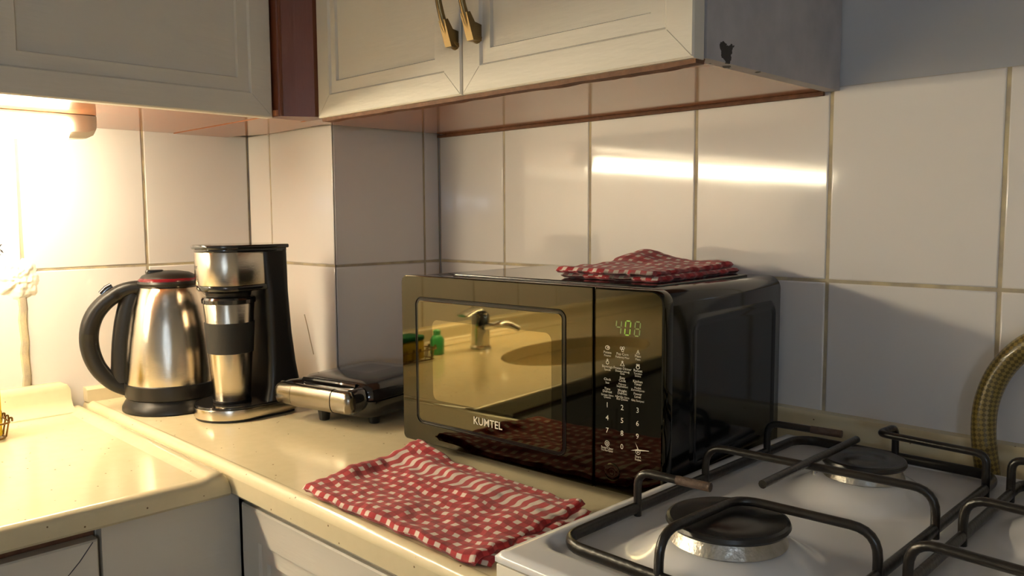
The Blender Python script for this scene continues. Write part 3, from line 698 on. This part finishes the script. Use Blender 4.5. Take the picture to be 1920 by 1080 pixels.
# ------------------------------------------------------------------ microwave
def microwave():
    t = empty('microwave_oven', (.672, -.37, 0), math.atan2(.027, .439))
    tag(t, 'black mirror-fronted microwave oven with a keypad on the worktop', 'microwave')
    Wm, Z0, Z1, D = .44, .012, .2535, .3205
    fy = lambda x, z, y: (x, y, z)     # outline in (x,z), extruded along +y
    # body shell
    bm = bmesh.new(); pts = rrect(.003, Wm - .003, Z0 + .002, Z1, (.006, .006, .018, .018), 8)
    plate(bm, pts, .0225, D, .003, fy); finish('shell', bm, M['mw_body'], t, True, .5)
    # pressed panel on the right side
    bm = bmesh.new()
    loft(bm, [[(Wm - .0034 + o, .02 + y, z) for y, z in inset_poly(rrect(.045, .285, .030, .222, .02), d)] for o, d in ((0, 0), (.0025, .005), (.0028, .008), (.0010, .013), (.0008, .016))])
    finish('side_pressing', bm, M['mw_body'], t, True, .8)
    # raised plate on the top
    bm = bmesh.new(); plate(bm, rrect(.055, .400, .045, .300, .012), Z1 - .001, Z1 + .0022, .0015, lambda x, y, z: (x, y, z)); finish('top_pressing', bm, M['mw_body'], t, True, .5)
    # door and control panel
    bm = bmesh.new(); pts = rrect(0, .3437, Z0, Z1 + .001, (.008, .0005, .0005, .012), 6)
    plate(bm, pts, 0, .022, .0014, fy); dr = finish('door', bm, M['mw_frame'], t, True, .5)
    bm = bmesh.new(); pts = rrect(.3455, Wm, Z0, Z1 + .001, (.0005, .012, .016, .0005), 6)
    plate(bm, pts, 0, .022, .0022, fy); cp = finish('control_panel', bm, M['mw_frame'], t, True, .5)
    # window: dark groove, glass, perforated screen behind it
    def ringplate(name, m, o, i, y, par):
        bm = bmesh.new(); a = [bm.verts.new((x, y, z)) for x, z in o]; b = [bm.verts.new((x, y, z)) for x, z in i]; n = len(a)
        for k in range(n): bm.faces.new((a[k], a[(k + 1) % n], b[(k + 1) % n], b[k]))
        return finish(name, bm, m, par)
    o_ = rrect(.0300, .3035, .0400, .2245, .012, 6)
    bm = bmesh.new()
    loft(bm, [[(x, y, z) for x, z in inset_poly(o_, d)] for d, y in ((0, -.0004), (.0006, -.0013), (.0014, -.0013), (.0022, -.0002), (.0055, -.0002))], False, False)
    finish('window_groove', bm, M['mw_groove'], dr, True, .4)
    bm = bmesh.new(); pin = inset_poly(o_, .0056)
    loft(bm, [[(x, y, z) for x, z in inset_poly(pin, d)] for d, y in ((0, -.0001), (.0, -.0007), (.0006, -.0010))])
    pane = finish('window_pane', bm, M['mw_pane'], dr, True, .3)
    bm = bmesh.new(); q = rrect(.066, .2815, .079, .1935, .010, 6)
    loft(bm, [[(x, y, z) for x, z in q] for y in (-.00095, -.00115)]); finish('window_screen', bm, M['mw_screen'], dr)
    def put(txt, size, x, z, par=cp, m='print', y=-.0003, sx=1., fat=0):
        me = text_mesh(txt, size, fat).copy(); me.materials.clear(); me.materials.append(M[m])
        o = bpy.data.objects.new('printed_label', me); C.objects.link(o); o.parent = par
        o.location = (x, y, z); o.rotation_euler = (PI / 2, 0, 0); o.scale = (sx, 1, 1); return o
    lg = put('KUMTEL', .0148, .172, .0617, dr, y=-.0017, sx=.96, fat=.00012); lg.name = 'maker_name'
    cu = [.3648, .3857, .4068]
    names = [[('Potato', 'Patates'), ('Pop Corn', 'Patlamış Mısır'), ('Pizza', 'Pizza')], [('Beverage', 'İçecek'), ('Frozen Dinner', 'Dondurulmuş\nGıda'), ('Reheat', 'Yeniden\nIsıtma')]]
    def icon(kind, x, z):
        bm = bmesh.new(); y = -.0003
        def rg(cx, cz, r, rx=1, th=.0007, n=14, a0=0):
            for i in range(n):
                p = [(a0 + 2 * PI * (i + k) / n) for k in (0, 1)]
                bm.faces.new([bm.verts.new((x + cx + rr_ * rx * math.cos(a), y, z + cz + rr_ * math.sin(a))) for a, rr_ in ((p[0], r), (p[1], r), (p[1], r - th), (p[0], r - th))])
        if kind == 0: rg(0, 0, .0026, 1.3); rg(.0006, .0003, .0012)
        elif kind == 1: rg(-.0018, .0014, .0018); rg(.0016, .0018, .0017); rg(.0002, -.0012, .0018)
        elif kind == 2: rg(0, -.0006, .0034, .9, .0009, 3, PI / 2); rg(0, .0004, .0012)
        elif kind == 3: rg(0, -.0008, .0026, .95, .0009, 6, PI / 6); rg(0, .0024, .0012)
        elif kind == 4: rg(0, -.0010, .0034, 1.1, .0009, 3, PI / 2); rg(0, .0022, .0012)
        elif kind == 5: rg(0, -.0008, .0022, 1.2); rg(-.0012, .002, .0012); rg(.0012, .002, .0012)
        elif kind == 6: rg(0, 0, .0034, 1, .0006); rg(0, 0, .0018, 1, .0007, 6)
        elif kind == 7: rg(0, 0, .0032, 1, .0006); rg(0, -.0002, .0016, 1, .0016, 3, 0)
        finish('printed_icon', bm, M['print'], cp)
    for r in range(2):
        zz = (.1790, .1622)[r]
        for c in range(3):
            e, tr = names[r][c]
            icon(r * 3 + c, cu[c], zz + .0052 + (0 if c < 2 else -.001))
            put(e, .0042, cu[c], zz - .0005); put(tr, .0034, cu[c], zz - .0042 - (.001 if '\n' in tr else 0))
    for c, (e, tr, zz) in enumerate([('Clock', 'Saat', .1465), ('Easy\nCook', 'Pişirme\nSeçenekleri', .1490), ('Kitchen\nTimer', 'Mutfak\nZamanlayıcısı', .1475)]):
        k = 1 if '\n' in e else 0
        put(e, .0042, cu[c], zz); put(tr, .0034, cu[c], zz - .004 - .0032 * k)
    for c, (e, tr, zz) in enumerate([('Time\nDefrost', 'Süreye Göre\nÇözme', .1335), ('Weight\nDefrost', 'Ağırlığa Göre\nBuz Çözme', .1340), ('Power\nLevel', 'Güç Seviyesi', .1330)]):
        put(e, .0042, cu[c], zz); put(tr, .0034, cu[c], zz - .0072 + (.001 if '\n' not in tr else 0))
    for i in range(9): put(str(i + 1), .0088, cu[i % 3], (.1155, .1002, .0851)[i // 3])
    put('0', .0088, cu[1], .0691)
    icon(6, cu[0], .0695); put('Stop/Clear', .0040, cu[0], .0640); put('Durdur/İptal', .0032, cu[0], .0609)
    icon(7, cu[2] + .001, .0672); put('Start', .0042, cu[2] + .001, .0615); put('Başlat', .0034, cu[2] + .001, .0580)
    # scuff across the start key
    bm = bmesh.new()
    for P in (((.398, .0672), (.4225, .0705), (.4225, .0712), (.406, .0700)), ((.404, .078), (.4075, .070), (.4085, .0705))):
        bm.faces.new([bm.verts.new((x, -.0004, z)) for x, z in P])
    finish('scuff', bm, M['print'], cp)
    # clock display 4 0 8 in slanted seven-segment figures
    segs = {'a': ((0, 2), (1, 2)), 'b': ((1, 1), (1, 2)), 'c': ((1, 0), (1, 1)), 'd': ((0, 0), (1, 0)), 'e': ((0, 0), (0, 1)), 'f': ((0, 1), (0, 2)), 'g': ((0, 1), (1, 1))}
    dw, dh, th = .0068, .0082, .0016
    for ch, on, x0, mm in (('4', 'bcfg', .3760, 'seg_dim'), ('0', 'abcdef', .3885, 'seg_on'), ('8', 'abcdefg', .4015, 'seg_dim')):
        bm = bmesh.new()
        for s in on:
            (a, b), (c, d_) = segs[s]; g = .0006
            p, q = Vector((x0 + a * dw, .2015 + b * dh)), Vector((x0 + c * dw, .2015 + d_ * dh)); dd = (q - p).normalized(); nn = Vector((-dd.y, dd.x))
            p, q = p + dd * g, q - dd * g
            bm.faces.new([bm.verts.new((v.x + .10 * (v.y - .2015), -.0003, v.y)) for v in (p, p + dd * th * .5 + nn * th * .5, q - dd * th * .5 + nn * th * .5, q, q - dd * th * .5 - nn * th * .5, p + dd * th * .5 - nn * th * .5)])
        finish('clock_digit', bm, M[mm], cp)
    # door release button
    lathe_o = lathe('release_button', M['mw_frame'], cp, [(.011, 0), (.0108, .0006), (.008, .0012), (.002, .0006)], 32)
    lathe_o.rotation_euler = (PI / 2, 0, 0); lathe_o.location = (.372, 0, .036)
    for x in (.04, .40):
        for y in (.05, .28): lathe('foot', M['plastic'], t, [(.012, 0), (.013, .002), (.013, .016)], 16, (x, y, 0))
microwave()

# ------------------------------------------------------------------ checked cloths
def cloth(name, corners, T, m, disp, nu=90, nv=70, lo=.0, uvs=1., label=''):
    """padded folded cloth: corners (front-left, front-right, back-right, back-left), rounded fold edges, top displaced by disp(u,v)"""
    A, B, Cc, Dd = [Vector(c) for c in corners]
    wu, wv = (B - A).length, (Dd - A).length
    bm = bmesh.new(); uvl = bm.loops.layers.uv.new('UVMap')
    def P(u, v): return (A * (1 - u) + B * u) * (1 - v) + (Dd * (1 - u) + Cc * u) * v
    R = T * .5
    def grid(top):
        g = []
        for j in range(nv + 1):
            row = []
            for i in range(nu + 1):
                u, v = i / nu, j / nv; p = P(u, v)
                e = min(u * wu, (1 - u) * wu, v * wv, (1 - v) * wv)
                k = min(e / R, 1.); h = math.sqrt(max(0, 1 - (1 - k) ** 2))
                dz = disp(u, v)
                if top: z = R + R * h + dz
                else: z = max(R - R * h * .98 + max(dz, 0) * .85 - .0, .0006)
                row.append(bm.verts.new((p.x + .0016 * math.sin(v * 47 + 2 * u), p.y + .0016 * math.sin(u * 39), p.z + z)))
            g.append(row)
        return g
    gt, gb = grid(True), grid(False)
    def arc(c, w, under):
        e = min(c, w - c); a = R - R * math.asin(max(0, 1 - e / R)) if e < R else e
        if under: a = (R - R * PI / 2) * 2 - a
        return a if c < w / 2 else w - a
    info = {}
    for g, off in ((gt, 0), (gb, 1)):
        for j in range(nv + 1):
            for i in range(nu + 1): info[g[j][i]] = (arc(i / nu * wu, wu, off) - .0065, arc(j / nv * wv, wv, off) - .0065)
    def face(vs):
        f = bm.faces.new(vs); f.smooth = True
        for l in f.loops: l[uvl].uv = info[l.vert]
        return f
    for j in range(nv):
        for i in range(nu):
            face((gt[j][i], gt[j][i + 1], gt[j + 1][i + 1], gt[j + 1][i])); face((gb[j][i], gb[j + 1][i], gb[j + 1][i + 1], gb[j][i + 1]))
    border = [(j, 0) for j in range(nv, -1, -1)] + [(0, i) for i in range(1, nu + 1)] + [(j, nu) for j in range(1, nv + 1)] + [(nv, i) for i in range(nu - 1, 0, -1)]
    for a, b in zip(border, border[1:] + border[:1]):
        face((gt[a[0]][a[1]], gb[a[0]][a[1]], gb[b[0]][b[1]], gt[b[0]][b[1]]))
    me = bpy.data.meshes.new(name); bmesh.ops.recalc_face_normals(bm, faces=bm.faces[:]); bm.to_mesh(me); bm.free(); me.materials.append(m)
    o = bpy.data.objects.new(name, me); C.objects.link(o); return o
def g2(u, v, cu, cv, su, sv): return math.exp(-((u - cu) / su) ** 2 - ((v - cv) / sv) ** 2)
def disp_a(u, v):
    z = .014 * g2(u, v, .03, 1., .15, .16) + .006 * g2(u, v, .02, .45, .05, .4) - .002 * g2(u, v, .12, .5, .05, .4) + .004 * g2(u, v, .35, .80, .5, .06) + .003 * math.sin(9 * v + 3 * u) * math.sin(PI * u) * .6
    z += .0042 * noise.noise(Vector((u * 5, v * 4, 0))) + .0022 * noise.noise(Vector((u * 12, v * 14, 3)))
    z += .004 * g2(u, v, .97, .95, .05, .08) + .002 * math.sin(u * 26 + v * 6) * .5 * u
    return z
c1 = cloth('dish_cloth', [(.757, -.592, .0012), (1.066, -.590, .0012), (1.040, -.392, 0), (.722, -.385, 0)], .010, M['towel_a'], disp_a)
tag(c1, 'red and white checked dish cloth spread on the worktop', 'dish cloth')
bm = None
def under_layer():
    o = cloth('lower_layer', [(.80, -.586, .0003), (1.076, -.580, .0003), (1.056, -.400, 0), (.78, -.41, 0)], .006, M['towel_a'], lambda u, v: .0018 * math.sin(v * 21) * u, 50, 40)
    o.parent = c1
under_layer()
def towel_top():
    t = empty('dish_cloth', (.672, -.37, .2557), math.atan2(.027, .439)); tag(t, 'thickly folded red checked dish cloth lying on the microwave', 'dish cloth')
    def d1(u, v): return .002 * noise.noise(Vector((u * 4, v * 4, 5))) + .016 * g2(u, v, .14, .86, .32, .24) + .004 * g2(u, v, .9, .95, .2, .2) + .001 * math.sin(v * 30)
    def d0(u, v): return .0012 * noise.noise(Vector((u * 4, v * 4, 9)))
    a = cloth('lower_fold', [(.233, .078, 0), (.388, .072, 0), (.384, .300, 0), (.236, .300, 0)], .008, M['towel_b'], d0, 60, 60); a.parent = t
    b = cloth('upper_fold', [(.229, .070, .0066), (.384, .066, .0066), (.379, .292, .0066), (.232, .290, .0066)], .008, M['towel_b'], d1, 70, 70); b.parent = t
towel_top()

# ------------------------------------------------------------------ gas cooker
SX0, SX1, SY0, SY1, SZ = 1.112, 1.668, -.606, -.050, .0385
BURN = [(1.263, -.463, .0545), (1.278, -.200, .0445), (1.517, -.463, .0445), (1.502, -.200, .0545)]
def cooker():
    t = empty('gas_cooker', (0, 0, ZF)); tag(t, 'white enamel four-burner gas cooker beside the microwave', 'cooker')
    z = lambda q: q - ZF
    bm = bmesh.new(); nx, ny = 120, 120
    xs_ = [SX0 + (SX1 - SX0) * i / nx for i in range(nx + 1)]; ys_ = sorted([SY0 + (SY1 - SY0) * j / ny for j in range(ny + 1)] + [SY1 - .0011 * k for k in range(1, 13)]); ny = len(ys_) - 1
    def sm(a, b, x): k = max(0, min(1, (x - a) / (b - a))); return k * k * (3 - 2 * k)
    def hgt(x, y):
        # signed distance to the rounded well
        wx0, wx1, wy0, wy1, r = SX0 + .012, SX1 - .012, SY0 + .036, SY1 - .003, .03
        cx, cy = (wx0 + wx1) / 2, (wy0 + wy1) / 2
        qx, qy = abs(x - cx) - (wx1 - wx0) / 2 + r, abs(y - cy) - (wy1 - wy0) / 2 + r
        sd = math.hypot(max(qx, 0), max(qy, 0)) + min(max(qx, qy), 0) - r
        h = SZ - .009 * sm(.0, .014 - .008 * sm(-.17, -.10, y), -sd)
        for bx, by, br in BURN:
            d = math.hypot(x - bx, y - by)
            h = max(h, SZ - .009 + .021 * (1 - sm(br * .92, br + .040, d)))
        e = min(x - SX0, SX1 - x, y - SY0, SY1 - y)
        return h - .005 * max(0, 1 - e / .005) ** 2
    g = [[bm.verts.new((x, y, z(hgt(x, y)))) for x in xs_] for y in ys_]
    for j in range(ny):
        for i in range(nx): bm.faces.new((g[j][i], g[j][i + 1], g[j + 1][i + 1], g[j + 1][i]))
    bd = [g[j][0] for j in range(ny, -1, -1)] + g[0][1:] + [g[j][nx] for j in range(1, ny + 1)] + [g[ny][i] for i in range(nx - 1, 0, -1)]
    lo = [bm.verts.new((v.co.x, v.co.y, z(SZ - .010))) for v in bd]; n = len(bd)
    for k in range(n): bm.faces.new((bd[k], lo[k], lo[(k + 1) % n], bd[(k + 1) % n]))
    finish('hob_top', bm, M['enamel'], t, True, 1.0)
    box('oven_body', M['enamel_warm'], t, SX0 + .002, SX1 - .002, SY0 + .004, SY1 - .004, .04, z(SZ - .0115), .003)
    box('front_panel', M['enamel_warm'], t, SX0 + .001, SX1 - .001, SY0 + .0005, SY0 + .006, z(-.10), z(SZ - .0118), .001)
    box('oven_door', M['gloss'], t, SX0 + .01, SX1 - .01, SY0 - .02, SY0 + .003, z(-.68), z(-.12), .004)
    rod('oven_handle', M['chrome'], t, fillet([(SX0 + .06, SY0 - .018, z(-.16)), (SX0 + .06, SY0 - .055, z(-.16)), (SX1 - .06, SY0 - .055, z(-.16)), (SX1 - .06, SY0 - .018, z(-.16))], .01), .008)
    for k in range(5):
        o = lathe('control_knob', M['plastic'], t, [(.02, 0), (.019, .016), (.016, .02)], 24); o.rotation_euler = (PI / 2, 0, 0); o.location = (SX0 + .09 + k * .095, SY0 + .001, z(-.05))
    for x in (SX0 + .04, SX1 - .04):
        for y in (SY0 + .04, SY1 - .04): lathe('foot', M['plastic'], t, [(.02, 0), (.02, .045)], 16, (x, y, 0))
    for bx, by, br in BURN:
        b = lathe('burner_ring', M['alu'], t, [(br * .62, z(.048)), (br * .90, z(.0485)), (br * .96, z(.0515)), (br * .90, z(.058)), (br * .86, z(.0635)), (br * .6, z(.065))], 48, (bx, by, 0))
        lathe('burner_cap', M['cap'], b, [(br * .86, z(.0635)), (br * .97, z(.0645)), (br, z(.067)), (br * .98, z(.0700)), (br * .93, z(.0712)), (br * .80, z(.0698)), (br * .5, z(.0690)), (br * .46, z(.0699)), (br * .1, z(.0702))], 56, (bx, by, 0))
    o = lathe('igniter', M['alu'], t, [(.003, z(.036)), (.003, z(.056)), (.001, z(.058))], 10, (BURN[1][0] - .045, BURN[1][1] - .022, 0))
cooker()
def grate(mirror, label):
    t = empty('pan_support', (0, 0, 0)); tag(t, label, 'pan support', 'pan supports on the gas cooker')
    f = (lambda p: (2.780 - p[0], p[1], p[2])) if mirror else (lambda p: p)
    zr, zt_, r = .0385, .0765, .0043
    x0, x1, y0, y1 = 1.1385, 1.378, -.551, -.062
    loop = [f((x, y, zr)) for x, y in rrect(x0, x1, y0, y1, .028, 6)]
    bm = bmesh.new(); sweep(bm, loop, lambda q: (.0040, .0062), 12, True, up=(0, 0, 1)); finish('frame', bm, M['iron'], t, True, .9)
    def bar(name, pts, fr=.018, tip=False):
        o = rod(name, M['iron'], t, fillet([f(p) for p in pts], fr, 6), r, 10)
        if tip:
            a, b = Vector(f(pts[-2])), Vector(f(pts[-1])); d = (b - a).normalized()
            rod('burnt_tip', M['rust'], o, [b - d * .036, b - d * .034, b + d * .0004], r + .0003, 10)
    zf = .0290   # the legs stand on the enamel
    bar('finger', [(x0, -.427, zf), (x0, -.427, zt_), (1.219, -.420, zt_)], .016, True)
    bar('finger', [(x0, -.152, zf), (x0, -.152, zt_), (1.229, -.143, zt_)], .016, True)
    bar('cross_bar', [(x0, -.297, zf), (x0, -.297, zt_), (x1, -.279, zt_), (x1, -.279, zf)], .024)
    bar('long_bar', [(1.257, -.168, zt_ + .004), (1.2565, -.388, zt_ + .004)])
    bar('corner_bar', [(1.250, y0, zf), (1.250, y0 + .002, zt_), (1.254, -.428, zt_), (x1, -.420, zt_), (x1, -.420, zf)], .024)
    bar('corner_bar', [(1.263, y1, zf), (1.263, y1 - .002, zt_), (1.259, -.108, zt_), (x1, -.117, zt_), (x1, -.117, zf)], .012)
grate(False, 'black iron pan support over the burners next to the microwave')
grate(True, 'black iron pan support over the burners next to the gas hose')

# ------------------------------------------------------------------ gas hose
def hose():
    t = empty('gas_hose', (1.36, -.027, 0)); tag(t, 'braided olive-gold gas hose arching behind the cooker', 'hose')
    pts = [(1.370, -.056, -.26), (1.368, -.0362, -.22), (1.366, -.0362, -.05), (1.360, -.0362, .03), (1.352, -.0362, .075), (1.352, -.033, .115), (1.362, -.030, .150), (1.380, -.030, .178), (1.404, -.030, .198), (1.440, -.030, .212), (1.49, -.030, .208), (1.54, -.030, .185), (1.575, -.030, .150), (1.59, -.030, .125)]
    P = fillet(pts, .03, 4); bm = bmesh.new(); sweep(bm, P, .0135, 20)
    uvl = bm.loops.layers.uv.new('UVMap')
    bm.verts.ensure_lookup_table()
    acc = [0]
    for a, b in zip(P, P[1:]): acc.append(acc[-1] + (b - a).length)
    for fc in bm.faces:
        if len(fc.verts) != 4: continue
        for l in fc.loops:
            i = l.vert.index if l.vert.index >= 0 else 0
        vs = [l.vert for l in fc.loops]
    bm.verts.index_update()
    for fc in bm.faces:
        ks = [l.vert.index % 20 for l in fc.loops]; wrap = (max(ks) == 19 and min(ks) == 0)
        for l in fc.loops:
            k, i = l.vert.index % 20, l.vert.index // 20
            l[uvl].uv = (acc[min(i, len(acc) - 1)] * 8, ((20 if (wrap and k == 0) else k) / 20) * .68)
    o = finish('braided_tube', bm, M['hose'], t, True, 2.); o.location = (-1.36, .027, 0)
    o = rod('ferrule', M['brass'], t, [(1.586, -.030, .135), (1.594, -.030, .110)], .0155, 16); o.location = (-1.36, .027, 0)
    o = rod('elbow', M['brass'], t, fillet([(1.593, -.030, .114), (1.598, -.030, .092), (1.598, .001, .092)], .01), .011, 14); o.location = (-1.36, .027, 0)
hose()

# ------------------------------------------------------------------ wall lamp behind the camera, and an added ceiling fill lamp
def wall_and_fill_lamps():
    t = empty('wall_lamp', (XW, -2.39, .43)); tag(t, 'cool white wall lamp with two small frosted globes', 'lamp')
    box('back_plate', M['chrome'], t, -.015, 0, -.17, .17, -.03, .03, .004)
    for y in (-.12, .12):
        rod('lamp_arm', M['chrome'], t, [(-.01, y, 0), (-.06, y, 0)], .008)
        lathe('globe', M['globe'], t, [(.025 * math.sin(PI * (i + .2) / 16.4), -.025 * math.cos(PI * (i + .2) / 16.4)) for i in range(17)], 32, (-.082, y, 0))
    t = empty('ceiling_lamp', (1.75, -1.75, ZCEIL)); tag(t, 'round opal ceiling lamp in the middle of the kitchen', 'lamp')  # unseen lamp, added to give the kitchen its ambient light
    lathe('rim', M['housing'], t, [(.20, 0), (.20, -.03), (.185, -.035)], 48)
    lathe('opal_shade', M['ceil_glow'], t, [(.184, -.03), (.175, -.06), (.13, -.09), (.06, -.105), (.003, -.108)], 48)
wall_and_fill_lamps()
